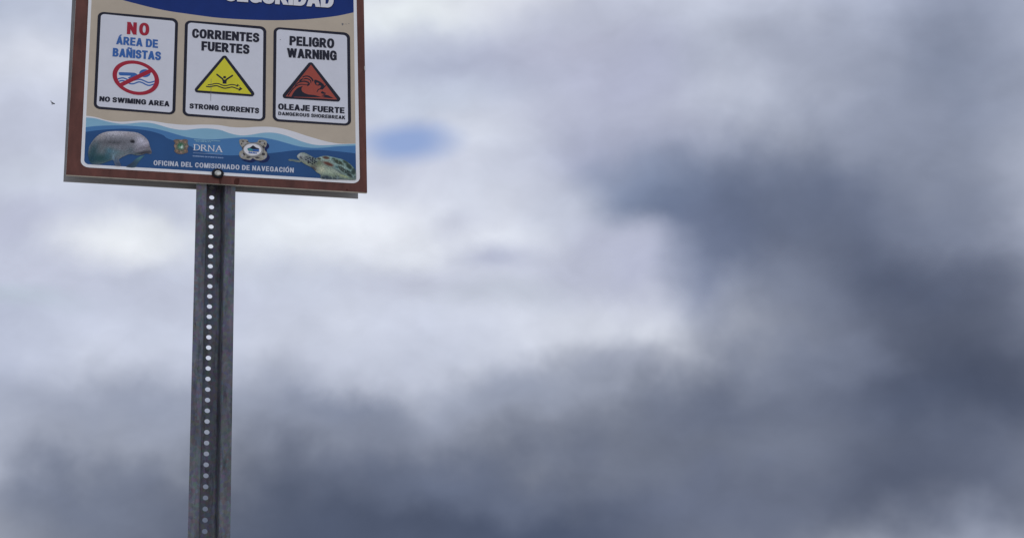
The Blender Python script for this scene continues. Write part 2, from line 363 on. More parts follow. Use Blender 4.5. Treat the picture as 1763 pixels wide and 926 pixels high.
# an engraved roman with serifs for the agency's name
def sr(x, y=0, w=.24): return ('+', rect(x - w/2, y - .03, x + w/2, y + .03))
SERIF = {
 'D': (.82, [('+', ell(.38, .5, .44, .5)), ('-', ell(.36, .5, .36, .44)), ('-', rect(-.2, -.1, .12, 1.1)), ('+', rect(.10, 0, .21, 1)), ('+', rect(0, 0, .4, .05)), ('+', rect(0, .95, .4, 1))]),
 'R': (.80, [('+', ell(.34, .74, .28, .26)), ('-', ell(.33, .74, .19, .21)), ('-', rect(-.2, .4, .12, 1.1)), ('+', rect(.10, 0, .21, 1)), ('+', rect(.10, .95, .36, 1)), sr(.155), ('+', [(.30, .50), (.42, .52), (.82, 0), (.68, 0)])]),
 'N': (.90, [('+', rect(.12, 0, .18, 1)), ('+', rect(.74, 0, .80, 1)), ('+', [(.06, 1), (.20, 1), (.80, 0), (.74, 0)]), sr(.15), sr(.77, .97)]),
 'A': (.90, [('+', stroke([(.13, 0), (.44, 1.0)], .055)), ('+', stroke([(.44, 1.0), (.77, 0)], .12)), ('+', rect(.26, .34, .62, .39)), sr(.13), sr(.77)]),
}
def grow(poly, dx, dy):
    """move an outline outwards by dx sideways and dy up and down (negative: inwards)"""
    p = [Vector(q) for q in poly]; n = len(p)
    A = sum(p[i].x*p[(i + 1) % n].y - p[(i + 1) % n].x*p[i].y for i in range(n))
    sg = 1 if A > 0 else -1; o = []
    for i in range(n):
        e0, e1 = (p[i] - p[i - 1]), (p[(i + 1) % n] - p[i])
        if e0.length < 1e-9 or e1.length < 1e-9: o.append(tuple(p[i])); continue
        e0.normalize(); e1.normalize()
        n0, n1 = Vector((e0.y, -e0.x))*sg, Vector((e1.y, -e1.x))*sg
        m = (n0 + n1); k = min(1.8, 2/max(.2, m.length_squared)) if m.length_squared > 1e-6 else 1
        o.append((p[i].x + m.x*k*dx, p[i].y + m.y*k*dy))
    return o
def text(body, BL, BR, TR, TL, key, alphabet=G, gap=.10, space=.30, heavy=.055):
    """letters set on a leaning quadrilateral: baseline BL-BR, cap line TL-TR"""
    if alphabet is SERIF: heavy = .012
    gap = gap + 1.2*heavy
    BL, BR, TR, TL = map(Vector, (BL, BR, TR, TL)); x = 0; items = []
    for ch in body:
        if ch == ' ': x += space; continue
        wd, ops = alphabet[ch]; items.append((x, ops)); x += wd + gap
    W = x - gap; out = []
    for x0, ops in items:
        out.append([])
        for sg, p in ops:
            q = []
            for px, py in grow(p, heavy if sg == '+' else -heavy, (.5 if sg == '+' else -.5)*heavy):
                u = (x0 + px)/W
                q.append(tuple((BL + (BR - BL)*u)*(1 - py) + (TL + (TR - TL)*u)*py))
            out[-1].append((key if sg == '+' else None, q))
    return out
def letters(name, rows, parent, lift):
    """every line of writing is a part of its own; touching shapes are resolved together"""
    for row in rows:
        V, Fc, K = [], [], []
        for sh in row:
            P, T, k = flatten(sh); n0 = len(V)
            V += [at(p[0], p[1], 0) + Vector((0, -lift, 0)) for p in P]
            Fc += [tuple(n0 + int(v) for v in reversed(t)) for t in T]; K += k
        keys = sorted(set(K))
        mesh(name, V, Fc, keys, parent, [keys.index(k) for k in K])
# ------------------------------------------------------------------ ground
def terrain():
    V, Fc = [], []
    rad = [0, 1, 2, 3, 4.5, 6, 8, 11, 15, 20, 28, 40, 60, 90, 140, 220, 400, 800, 1600, 3000]; n = 72
    V.append((0, 0, 0))
    for r in rad[1:]:
        for k in range(n):
            t = 2*math.pi*k/n; x, y = r*math.cos(t), r*math.sin(t)
            V.append((x, y, (noise.noise(Vector((x*.35, y*.35, 0)))*.05*min(1, r/2) if r < 60 else 0)))
    for k in range(n): Fc.append((0, 1 + k, 1 + (k + 1) % n))
    for i in range(len(rad) - 2):
        for k in range(n):
            a_, b_ = 1 + i*n + k, 1 + i*n + (k + 1) % n
            Fc.append((a_, a_ + n, b_ + n, b_))
    M['sand'] = mat('coarse_sand', (.44, .41, .36), rough=.95, vary=.18, scale=6, spec=.1, bump=.4)
    o = mesh('ground', V, Fc, ['sand'], smooth_=True); o['kind'] = 'structure'
terrain()

# ------------------------------------------------------------------ the sign
sign = empty('warning_sign', (0, 0, 0))
sign['label'] = 'brown framed beach safety board with three warning panels, bolted to a perforated steel post'
sign['category'] = 'sign'
TH = .0075                                            # front board thickness
PD = .036                                             # depth of the channel post
def slab(name, corners, y0, y1, mats, parent):
    """upright board from four (x, z) corners, front face material first, the edge and back second"""
    bm = bmesh.new()
    f = [bm.verts.new((x, y0, z)) for x, z in corners]; bk = [bm.verts.new((x, y1, z)) for x, z in corners]
    n = len(corners)
    ff = bm.faces.new(f); fb = bm.faces.new(bk[::-1])
    for i in range(n): bm.faces.new((f[i], bk[i], bk[(i + 1) % n], f[(i + 1) % n]))
    bmesh.ops.recalc_face_normals(bm, faces=bm.faces)
    for fc in bm.faces: fc.material_index = 0 if fc is ff else 1
    me = bpy.data.meshes.new(name); bm.to_mesh(me); bm.free()
    for m in mats: me.materials.append(M[m])
    o = bpy.data.objects.new(name, me); COL.objects.link(o); o.parent = parent
    return o
TOPY = -290
def XZ(x, y, d=0.0): v = at(x, y, d); return (v.x, v.z)
bl, br = XZ(113.5, 301.0), XZ(632.2, 331.7)
tl, tr = XZ(113.5 + .0575*(301 - TOPY), TOPY), XZ(632.2 - .0175*(331 - TOPY), TOPY + 30)
tl = (bl[0] + (tl[0]-bl[0])*.5, tl[1]); tr = (tr[0], tl[1] + (br[1] - bl[1]))
def line_x(p, q, z): return p[0] + (q[0] - p[0])*(z - p[1])/(q[1] - p[1])
l0, r0 = XZ(130.8, 0), XZ(626.4, 0)                   # where the board's sides pass the top of the picture
tl = (line_x(bl, l0, tl[1]), tl[1]); tr = (line_x(br, r0, tr[1]), tr[1])
board = slab('sign_board', [bl, br, tr, tl], 0, TH, ['brown', 'edge'], sign)
RY = TH + PD + .004
rbl, rbr = XZ(109.2, 312.2, RY), XZ(616.6, 341.6, RY)
rl0 = XZ(124.2, 0, RY)
rtl = (line_x(rbl, rl0, tl[1]), tl[1])
rear = slab('rear_board', [rbl, rbr, (rbr[0] + (tr[0] - br[0]), tr[1]), rtl], RY, RY + .004, ['alu', 'alu'], sign)

# the printed face: white keyline, tan ground, blue header, waves
z6, z7, z4, z5, z1, zd = Z(100, 170, 5.293), Z(370, 170, 5.293), Z(100, 0, 5.448), Z(370, 0, 5.448), Z(0, 0, 2.7234), Z(290, 225, 9.794)
def ext(p, q, y): t = (y - p[1])/(q[1] - p[1]); return (p[0] + (q[0] - p[0])*t, y)
TY = -230
oTL, oTR = ext((138.4, 288), (152.3, 0), TY), ext((619.6, 316), (613.8, 0), TY + 25)
outer = rounded([oTL, oTR, (619.6, 316.6), (138.6, 287.8)], 14, 11)
iTL, iTR = ext((145, 283), (157.8, 0), TY + 5), ext((613.2, 310.8), (608.6, 0), TY + 30)
inner = rounded([iTL, iTR, (613.2, 311.0), (144.6, 282.9)], 9, 7)
w_top = z6([(225, 152), (255, 158), (300, 163), (360, 175), (430, 195), (500, 208), (580, 212), (650, 208), (730, 202), (800, 201), (860, 205), (930, 216), (1000, 227), (1100, 237), (1200, 241), (1300, 238)]) + z7([(0, 240), (60, 246), (130, 258), (200, 264), (280, 265), (350, 260), (430, 257), (520, 260), (620, 275), (720, 302), (820, 335), (920, 365), (1010, 390), (1100, 407), (1180, 413), (1310, 409)])
p_top = z6([(225, 168), (250, 172), (330, 180), (400, 197), (470, 215), (540, 227), (590, 231), (650, 228), (730, 220), (800, 219), (860, 226), (920, 241), (1000, 265), (1080, 282), (1160, 287), (1250, 277), (1340, 272)]) + z7([(0, 279), (60, 290), (130, 315), (200, 332), (260, 337), (330, 330), (420, 315), (500, 310), (570, 317), (650, 338), (720, 364), (800, 394), (880, 416), (950, 425), (1030, 425), (1130, 419), (1310, 411)])
m_top = z6([(225, 265), (330, 252), (420, 247), (520, 245), (620, 247), (720, 253), (820, 264), (900, 278), (1000, 303), (1100, 333), (1200, 357), (1280, 367), (1360, 372)]) + z7([(0, 372), (100, 365), (200, 357), (300, 353), (400, 354), (470, 362), (560, 380), (650, 405), (740, 430), (830, 446), (920, 450), (1010, 446), (1120, 436), (1310, 428)])
d_top = z6([(225, 308), (330, 293), (430, 283), (530, 277), (620, 275), (720, 280), (800, 290), (880, 307), (960, 335)]) + [(290, 239.3), (327.8, 252), (332.9, 255.6), (347.2, 260.7), (361.5, 264.3), (381.9, 267.1), (400.3, 267.9), (420, 267), (440, 265.9), (470, 263.5)] + z7([(580, 490), (680, 477), (780, 470), (880, 468), (980, 470), (1080, 478), (1180, 488), (1310, 503)])
def clip_to(poly, mask):                              # a shape kept inside the printed field: done with the overlay's own hole
    return poly
arc = z4([(340, -98), (440, -52), (590, 0), (750, 43), (900, 80), (1050, 110), (1200, 132), (1330, 150)]) + z5([(0, 168), (150, 180), (300, 188), (450, 193), (600, 194), (750, 190), (900, 181), (1050, 166), (1180, 147), (1335, 112)])
def below(line): return spline(line, 4) + [(660, 345), (100, 345)]
header = spline(arc, 4) + [(660, TY - 20), (100, TY - 20)]
def face_overlay():
    shapes = [('tan', inner), ('navy', header), ('foam', below(w_top)), ('pale', below(p_top)), ('mid', below(m_top)), ('deep', below(d_top))]
    P, T, K = flatten(shapes + [('line', outer), ('line', inner)])
    c = P[T].mean(1); inn_, out_ = inside(inner, c), inside(outer, c)
    F2, K2 = [], []
    own = np.array(['tan']*len(T), dtype=object)
    for k, p in shapes[1:]: own[inside(p, c)] = k
    for t, i_, o_, k in zip(T, inn_, out_, own):
        if i_: F2.append(t); K2.append(k)
        elif o_: F2.append(t); K2.append('line')
    keys = sorted(set(K2))
    return mesh('printed_face', [at(p[0], p[1], 0) + Vector((0, -.0004, 0)) for p in P], [tuple(int(v) for v in reversed(t)) for t in F2], keys, board, [keys.index(k) for k in K2])
face_overlay()

# three warning panels
def panel(out, inn_):
    shapes = [('ink', rounded(out, 11, 9, 8)), ('white', rounded(inn_, 6.5, 5.5, 8))]
    return paint('warning_panel', shapes, sign, .0008)
def shrink(c, l, t, r, b_):
    (a_, b2, c2, d2) = [Vector(q) for q in c]
    return [a_ + Vector((l, t)), b2 + Vector((-r, t + .3)), c2 + Vector((-r, -b_)), d2 + Vector((l, -b_))]
Q1 = [(168.6, 20.6), (306.7, 32.9), (301.7, 198.4), (161, 187.6)]
Q2 = [(318.4, 35.4), (458.5, 46.8), (456.9, 209.8), (314, 200)]
Q3 = [(471, 47), (602.4, 57.3), (604.3, 217.4), (469.3, 209.4)]
panels = [panel(q, shrink(q, 5.2, 4.0, 5.2, 3.9)) for q in (Q1, Q2, Q3)]
panels[0]['label'] = 'panel with the red no swimming ring'
panels[1]['label'] = 'panel with the yellow strong currents triangle'
panels[2]['label'] = 'panel with the red shorebreak triangle'
LT = .0013
letters('lettering', [
    text('NO', (219.3, 59.1), (255.7, 61.8), (256.0, 41.6), (220.2, 39.3), 'red', gap=.26),
    text('ÁREA DE', (200.4, 76.7), (271.3, 83.4), (271.6, 69.6), (201.2, 63.4), 'blue', space=.36, heavy=.04),
    text('BAÑISTAS', (194.3, 97.6), (276.2, 104.4), (276.6, 90.5), (195.1, 83.7), 'blue'),
    text('NO SWIMING AREA', (171.3, 174.7), (291.0, 183.9), (291.3, 175.3), (171.9, 166.5), 'ink', space=.34, gap=.10, heavy=.05)], panels[0], LT)
letters('lettering', [
    text('CORRIENTES', (331.2, 65.4), (445.4, 73.4), (445.8, 58.5), (331.6, 50.6), 'ink'),
    text('FUERTES', (347.4, 87.4), (428.5, 93.6), (428.9, 78.3), (347.7, 72.2), 'ink'),
    text('STRONG CURRENTS', (326.5, 187.0), (445.4, 195.7), (445.7, 186.9), (326.9, 178.9), 'ink', space=.36, gap=.10, heavy=.05)], panels[1], LT)
letters('lettering', [
    text('PELIGRO', (498.9, 78.4), (574.3, 83.6), (574.7, 68.0), (499.2, 63.2), 'ink'),
    text('WARNING', (495.2, 99.1), (578.7, 104.7), (578.9, 88.9), (494.8, 84.0), 'ink'),
    text('OLEAJE FUERTE', (479.2, 188.9), (592.3, 195.7), (592.6, 186.0), (479.2, 179.0), 'ink', space=.36, gap=.10, heavy=.05),
    text('DANGEROUS SHOREBREAK', (479.2, 198.6), (593.9, 206.1), (594.2, 200.2), (479.2, 192.9), 'ink', space=.30, gap=.12, heavy=.035)], panels[2], LT)
letters('lettering', [
    text('SEGURIDAD', (389.2, 3.1), (573.6, 15.4), (574.1, -11.6), (390.2, -24.2), 'shade', gap=.07),
    text('OFICINA DEL COMISIONADO DE NAVEGACIÓN', (264.4, 284.7), (505.3, 297.6), (505.6, 289.4), (264.7, 276.5), 'faded', gap=.15, space=.38, heavy=.025),
    text('DRNA', (332.4, 259.0), (383.2, 262.2), (383.4, 251.8), (332.8, 248.8), 'foam', SERIF, gap=.02)], board, .0009)
letters('lettering', [text('SEGURIDAD', (388, 1.6), (572.6, 14.0), (573.1, -13), (389, -25.8), 'foam', gap=.07)], board, .0016)
paint('lettering', [('wash', stroke([(332.4, 263.6), (382.9, 266.7)], .8))], board, .0009)
letters('lettering', [
    text('GOBIERNO DE PUERTO RICO', (331.6, 270.0), (384.3, 273.4), (384.4, 271.3), (331.7, 267.9), 'wash'),
    text('DEPARTAMENTO DE RECURSOS', (334.0, 242.0), (379.0, 244.4), (379.1, 242.5), (334.1, 240.1), 'pale'),
    text('NATURALES', (337.0, 244.6), (363.0, 246.0), (363.1, 244.2), (337.1, 242.8), 'pale')], board, .0009)

# pictogram: no swimming
zr = Z(160, 90, 8.42)
def skew(cx, cy, a_, b_, n=48): return [(cx + a_[0]*math.cos(t) + b_[0]*math.sin(t), cy + a_[1]*math.cos(t) + b_[1]*math.sin(t)) for t in (2*math.pi*i/n for i in range(n))]
ring_o, ring_i = skew(621, 376, (337, 29), (-24, -249)), skew(621, 377, (272, 23), (-19, -201))
slash = [(352, 472), (838, 240), (885, 284), (400, 515)]
wv1 = spline([(340, 402), (390, 386), (435, 380), (480, 394), (520, 412), (560, 420), (600, 412), (650, 401), (690, 402), (740, 420), (795, 444), (840, 443), (905, 424)], 4)
wv2 = spline([(345, 440), (390, 424), (435, 418), (480, 434), (530, 458), (575, 465), (620, 452), (665, 437), (715, 448), (760, 472), (805, 487), (845, 482), (900, 462)], 4)
sw = []
for k, p in [('red', ring_o), ('white', ring_i), ('blue', stroke(wv1, 20)), ('blue', stroke(wv2, 20)),
             ('blue', spline([(372, 312), (385, 296), (480, 298), (590, 303), (620, 312), (655, 335), (690, 368), (700, 382), (660, 384), (600, 398), (560, 398), (505, 382), (525, 366), (548, 350), (480, 346), (390, 341)], 3, True)),
             ('blue', ell(752, 312, 82, 58)), ('white', stroke(spline([(600, 385), (650, 372), (700, 380), (735, 385)], 3), 5)), ('red', slash)]:
    sw.append((k, zr(p)))
c_o = [('red', zr(ring_o)), ]
def ring_picto():
    P, T, K = flatten(sw)
    c = P[T].mean(1); io, ii = inside(zr(ring_o), c), inside(zr(ring_i), c)
    F2, K2 = [], []
    for t, k, o_, i_ in zip(T, K, io, ii):
        if not o_: continue
        F2.append(tuple(int(v) for v in reversed(t))); K2.append(k if i_ else 'red')
    keys = sorted(set(K2))
    mesh('pictogram', [at(p[0], p[1], 0) + Vector((0, -LT, 0)) for p in P], F2, keys, panels[0], [keys.index(k) for k in K2])
ring_picto()

# pictogram: rip current
zy = Z(310, 90, 7.407)
yl = [('ink', hull([(565, 86, 38), (222, 484, 35), (911, 534, 35)])), ('yellow', [(565, 80), (908, 541), (221, 490)]),
      ('ink', stroke([(468, 289), (548, 352)], 21)), ('ink', ell(468, 289, 9.5, 9.5, 12)), ('ink', stroke([(667, 303), (586, 356)], 21)), ('ink', ell(667, 303, 9.5, 9.5, 12)),
      ('ink', [(530, 338), (550, 350), (566, 356), (584, 351), (604, 340), (592, 380), (591, 408), (541, 406), (542, 380)]), ('ink', ell(567, 325, 20, 16.5, 20)),
      ('ink', stroke(spline([(352, 421), (395, 418), (445, 406), (490, 407), (530, 423), (570, 433), (612, 426), (660, 418), (705, 426), (732, 438)], 4), 13)),
      ('ink', stroke(spline([(330, 440), (378, 447), (425, 437), (470, 434), (520, 452), (570, 465), (620, 457), (662, 450), (705, 462), (755, 482)], 4), 15)),
      ('ink', [(758, 444), (797, 474), (744, 504), (752, 476)]), ('ink', [(724, 407), (768, 436), (742, 432), (738, 444), (716, 448), (728, 430)]),
      ('yellow', stroke([(738, 448), (752, 470)], 7))]
paint('pictogram', [(k, zy(p)) for k, p in yl], panels[1], LT)
streak = paint('grime_streak', [('grime', stroke([(363.4, 137), (363.0, 160)], .5)), ('grime', stroke([(363.0, 160), (362.6, 174.5)], .9, .4))], panels[1], LT + .0003)

# pictogram: shore break
zo = Z(465, 95, 7.407)
od = [('ink', hull([(515, 136, 39), (194, 522, 35), (860, 564, 34)])), ('orange', [(520, 127), (853, 571), (199, 531)]),
      ('ink', [(268, 536), (285, 500), (310, 462), (340, 432), (372, 412), (420, 400), (404, 416), (398, 440), (408, 468), (440, 492), (490, 507), (560, 514), (600, 524), (640, 536), (690, 545), (480, 542)]),
      ('ink', stroke(spline([(228, 522), (262, 470), (300, 425), (345, 392), (395, 378), (440, 382), (478, 388)], 4), 17, 9)),
      ('ink', stroke(spline([(316, 396), (352, 362), (396, 343), (440, 340), (480, 352), (496, 374), (470, 392)], 4), 12, 24)),
      ('ink', stroke(spline([(372, 338), (408, 314), (450, 305), (492, 314), (516, 336), (518, 362)], 4), 20, 10)),
      ('ink', stroke(spline([(412, 288), (446, 274), (486, 276), (520, 296), (542, 326), (536, 336)], 4), 13, 22)),
      ('orange', stroke(spline([(410, 318), (450, 292), (495, 298), (528, 330)], 4), 5)),
      ('ink', [(562, 322), (582, 318), (640, 345), (676, 372), (694, 398), (668, 408), (634, 392), (606, 396), (578, 384), (560, 350)]), ('orange', [(592, 352), (622, 366), (608, 384), (588, 378)]),
      ('ink', [(660, 385), (692, 400), (690, 424), (664, 446), (628, 436), (640, 420)]),
      ('ink', stroke([(670, 432), (716, 384)], 17, 9)), ('ink', stroke(spline([(640, 436), (612, 446), (596, 478)], 4), 16, 9)),
      ('ink', spline([(645, 478), (668, 466), (690, 480), (712, 492), (690, 502), (655, 494)], 3, True)),
      ('ink', [(690, 505), (740, 518), (812, 556), (760, 554), (640, 542), (700, 530), (650, 520)]),
      ('orange', stroke(spline([(300, 540), (480, 548), (820, 568)], 3), 4))]
paint('pictogram', [(k, zo(p)) for k, p in od], panels[2], LT)

# printed pictures: colour laid in soft dabs over a fine grid
def picture(name, outline, base, dabs, parent, lift, step=1.0, grain=.06, extra=None, ink=1.45, crisp=1.0):
    xs = [p[0] for p in outline]; ys = [p[1] for p in outline]
    vs = [Vector(p) for p in outline]; es = [(i, (i + 1) % len(vs)) for i in range(len(vs))]
    gx, gy = np.arange(min(xs), max(xs), step), np.arange(min(ys), max(ys), step*.8)
    pts = np.array([(x + random.uniform(-.3, .3)*step, y + random.uniform(-.3, .3)*step) for x in gx for y in gy])
    pts = pts[inside(outline, pts)]
    vs += [Vector((float(x), float(y))) for x, y in pts]
    out = delaunay_2d_cdt(vs, es, [], 0, 1e-4)
    P = np.array([tuple(v) for v in out[0]]); T = np.array([f for f in out[2] if len(f) == 3])
    T = T[inside(outline, P[T].mean(1))]
    C = np.tile(np.array(base, float), (len(P), 1))
    for (x, y, rx, ry, rot, c, s) in dabs:
        dx, dy = P[:, 0] - x, P[:, 1] - y; cr, sr_ = math.cos(rot), math.sin(rot)
        sharp = s < 0; s = abs(s)
        q = crisp*(((dx*cr + dy*sr_)/rx)**2 + ((-dx*sr_ + dy*cr)/ry)**2)
        f = (s*np.exp(-(q*.8)**3 if sharp else -q))[:, None]; C = C*(1 - f) + np.array(c, float)*f
    for i, p in enumerate(P):
        C[i] *= 1 + grain*noise.noise(Vector((p[0]*.5, p[1]*.9, 3.1))) + grain*noise.noise(Vector((p[0]*1.3, p[1]*1.3, 9.1)))
    if extra is not None: C = extra(P, C)
    o = mesh(name, [at(p[0], p[1], 0) + Vector((0, -lift, 0)) for p in P], [tuple(int(v) for v in reversed(t)) for t in T], ['pic'], parent)
    ca = o.data.color_attributes.new('print', 'FLOAT_COLOR', 'POINT')
    K = np.clip(C/255.0, 0, 1); K = np.where(K <= .04045, K/12.92, ((K + .055)/1.055)**2.4)*ink
    ca.data.foreach_set('color', np.hstack([K, np.ones((len(K), 1))]).astype(np.float32).ravel())
    return o
zm = Z(140, 200, 9.2625)
body = spline([(115, 545), (125, 490), (165, 420), (225, 345), (300, 290), (390, 257), (500, 245), (640, 245), (760, 252), (870, 264), (930, 285), (990, 320), (1045, 370), (1072, 410), (1088, 470), (1105, 520), (1122, 570), (1112, 605), (1070, 604), (1030, 600), (970, 622), (890, 632), (820, 615), (760, 612), (690, 640), (630, 672), (600, 700), (615, 745), (630, 797), (545, 795), (525, 745), (500, 705), (440, 722), (350, 755), (280, 772), (190, 770), (140, 735), (115, 660), (108, 590)], 3, True)
def zdab(z, lst):
    s = 1/(z([(1, 0)])[0][0] - z([(0, 0)])[0][0])
    return [(z([(x, y)])[0][0], z([(x, y)])[0][1], rx/s, ry/s, rot, c, st) for (x, y, rx, ry, rot, c, st) in lst]
md = [(560, 268, 430, 62, 0, (170, 168, 176), .95), (300, 330, 150, 60, -.7, (140, 136, 138), .8), (500, 425, 260, 50, 0, (70, 71, 76), .9), (330, 470, 150, 80, 0, (92, 95, 100), .6),
      (190, 560, 90, 160, .3, (40, 66, 74), .9), (300, 680, 260, 110, 0, (32, 64, 68), .95), (430, 540, 200, 60, .1, (74, 86, 88), .55), (160, 700, 80, 90, 0, (28, 58, 70), .9), (560, 590, 100, 60, 0, (84, 112, 122), .8), (450, 555, 70, 50, .3, (70, 104, 118), .8),
      (420, 640, 60, 80, 0, (48, 84, 96), .7), (700, 500, 140, 90, 0, (96, 98, 104), .6), (660, 600, 130, 50, -.2, (92, 104, 106), .7), (790, 560, 70, 70, 0, (70, 84, 92), .6),
      (760, 300, 160, 40, .1, (140, 134, 138), .7), (950, 395, 115, 80, .6, (172, 170, 182), .95), (1030, 440, 60, 70, .9, (160, 154, 166), .8), (960, 520, 140, 30, -.35, (112, 108, 118), .8), (900, 460, 60, 60, 0, (140, 138, 150), .6),
      (980, 592, 150, 28, -.12, (46, 46, 54), .97), (1060, 575, 70, 32, 0, (58, 58, 64), .9), (1085, 520, 30, 40, 0, (100, 94, 98), .6), (880, 615, 90, 24, 0, (60, 78, 82), .7),
      (815, 410, 40, 30, .1, (30, 30, 36), -.98), (815, 440, 40, 9, .1, (132, 132, 138), .7), (800, 385, 60, 16, -.2, (88, 86, 92), .6), (1045, 508, 60, 8, -.3, (80, 76, 80), .7),
      (555, 730, 60, 60, 0, (66, 84, 108), .8), (600, 775, 70, 40, 0, (50, 62, 84), .8), (510, 660, 26, 60, 0, (120, 148, 166), .6)]
def wrinkles(P, C):
    for i, p in enumerate(P):
        x, y = (p[0] - 140)*9.2625, (p[1] - 200)*9.2625
        if 160 < x < 700 and 330 < y < 640: C[i] *= 1 + .035*math.sin((x + .45*y)/13.0 + 2*noise.noise(Vector((x*.01, y*.01, 0))))
        if 830 < x < 1060 and 400 < y < 590: C[i] *= 1 + .035*math.sin((y + .55*x)/12.0)
    return C
flip = spline([(860, 690), (900, 665), (960, 640), (1010, 630), (970, 670), (940, 705), (890, 770), (850, 822), (715, 812), (760, 775), (810, 740)], 3, True)
picture('manatee_picture', zm(flip), (52, 78, 92), zdab(zm, [(940, 660, 70, 40, -.5, (76, 120, 124), .8), (780, 790, 90, 40, -.5, (44, 56, 74), .8)]), board, .0009)
picture('manatee_picture', zm(body), (112, 112, 118), zdab(zm, md), board, .0012, extra=wrinkles, grain=.22, ink=1.5, crisp=1.35)

zt = Z(480, 245, 9.2625)
tfin = spline([(150, 290), (165, 272), (215, 275), (260, 282), (330, 296), (350, 312), (335, 325), (280, 318), (220, 305), (170, 300)], 3, True)
picture('turtle_picture', zt(tfin), (108, 118, 112), zdab(zt, [(230, 292, 70, 8, .15, (76, 96, 96), .8)]), board, .0009)
tb = spline([(286, 232), (300, 205), (330, 180), (380, 166), (430, 180), (480, 205), (530, 232), (575, 255), (620, 250), (660, 234), (720, 222), (790, 224), (860, 240), (940, 258), (1010, 275), (1080, 310), (1140, 355), (1185, 400), (1215, 440), (1228, 480), (1232, 575), (1205, 606), (1000, 600), (870, 598), (675, 585), (668, 530), (640, 505), (600, 480), (560, 440), (520, 405), (450, 372), (395, 340), (345, 305), (310, 265)], 3, True)
rnd = random.Random(3)
td = [(330, 215, 60, 50, 0, (168, 172, 176), .95), (400, 215, 80, 40, .3, (150, 158, 150), .8), (390, 270, 80, 40, .5, (140, 142, 140), .7), (500, 290, 110, 70, .4, (108, 116, 122), .8), (470, 350, 120, 26, .4, (132, 136, 110), .8),
      (560, 350, 60, 60, 0, (92, 100, 84), .8), (570, 420, 60, 60, .6, (84, 72, 70), .7), (660, 430, 70, 90, .5, (140, 148, 128), .9), (640, 330, 50, 70, 0, (96, 102, 78), .8), (760, 470, 120, 80, .3, (132, 148, 130), .85),
      (700, 270, 100, 30, 0, (128, 146, 140), .8), (840, 260, 60, 30, .2, (110, 160, 168), .8), (760, 255, 60, 22, .2, (96, 72, 66), .9), (790, 350, 90, 26, .35, (112, 74, 62), .95), (640, 268, 30, 16, .3, (92, 80, 68), .8),
      (940, 320, 90, 40, .5, (84, 92, 78), .8), (980, 290, 90, 24, .3, (104, 150, 150), .8), (1080, 360, 90, 40, .7, (76, 98, 90), .8), (930, 390, 50, 40, .3, (100, 150, 158), .8), (1010, 420, 120, 40, .7, (82, 90, 82), .8), (1090, 490, 120, 60, .8, (70, 88, 84), .85),
      (1150, 440, 60, 80, .6, (92, 128, 124), .7), (900, 470, 130, 24, .45, (150, 158, 140), .8), (1040, 545, 110, 18, .3, (158, 166, 112), .9), (860, 540, 120, 40, .2, (120, 134, 108), .7), (960, 470, 90, 16, .7, (60, 66, 68), .8), (1190, 560, 60, 30, 0, (52, 62, 66), .8),
      (740, 560, 90, 36, 0, (44, 56, 68), .85), (640, 520, 40, 12, .7, (58, 62, 60), .8), (560, 425, 70, 14, .65, (50, 46, 46), .8), (900, 585, 140, 16, .05, (48, 58, 66), .8), (600, 300, 30, 30, 0, (112, 126, 120), .6),
      (350, 245, 18, 24, -.4, (60, 62, 66), .9), (362, 262, 34, 7, .5, (52, 54, 58), .8), (440, 240, 40, 9, -.3, (48, 52, 58), .8)]
for (x, y) in [(432, 280), (462, 262), (500, 250), (470, 300), (505, 285), (540, 275), (468, 328), (500, 322), (535, 312), (570, 295), (530, 345), (565, 330), (590, 318), (545, 250), (580, 270)]:
    td.append((x + rnd.uniform(-4, 4), y + rnd.uniform(-4, 4), 17, 11, rnd.uniform(.2, 1.2), (20, 26, 38), -.98))
td += [(980, 380, 300, 90, .62, (138, 164, 158), .85), (720, 260, 130, 34, .05, (146, 166, 156), .8)]
for (x, y, a_, b_, ro, c) in [(642, 266, 32, 15, .2, (92, 84, 70)), (752, 252, 58, 22, .12, (104, 74, 64)), (792, 350, 80, 24, .36, (116, 72, 60)), (872, 268, 34, 16, .2, (84, 104, 92)), (950, 322, 82, 34, .45, (70, 82, 66)),
                             (1062, 320, 52, 22, .5, (76, 98, 88)), (1010, 436, 98, 30, .72, (70, 80, 72)), (1120, 392, 60, 34, .75, (58, 78, 70)), (1112, 500, 84, 36, .8, (58, 74, 70)), (1190, 470, 40, 60, .3, (62, 84, 78)), (925, 400, 26, 14, .4, (70, 110, 116))]:
    td.append((x, y, a_, b_, ro, tuple(v*.72 for v in c), -.97))
td += [(690, 440, 70, 60, .4, (172, 172, 146), .8), (800, 470, 90, 40, .35, (160, 170, 148), .7), (610, 470, 34, 30, .6, (150, 152, 128), .7)]
for i in range(40):
    td.append((rnd.uniform(690, 950), rnd.uniform(545, 595), rnd.uniform(8, 18), rnd.uniform(6, 11), rnd.uniform(0, 2), rnd.choice([(34, 44, 56), (34, 44, 56), (136, 152, 152)]), .85))
for i in range(70):
    t = rnd.random(); td.append((880 + 320*t + rnd.uniform(-60, 40), 330 + 200*t + rnd.uniform(-70, 60), rnd.uniform(6, 16), rnd.uniform(4, 9), .8, rnd.choice([(48, 58, 60), (58, 72, 72), (140, 168, 164)]), .7))
picture('turtle_picture', zt(tb), (104, 116, 108), zdab(zt, td), board, .0012, step=.7, grain=.25, ink=1.45, crisp=1.3)

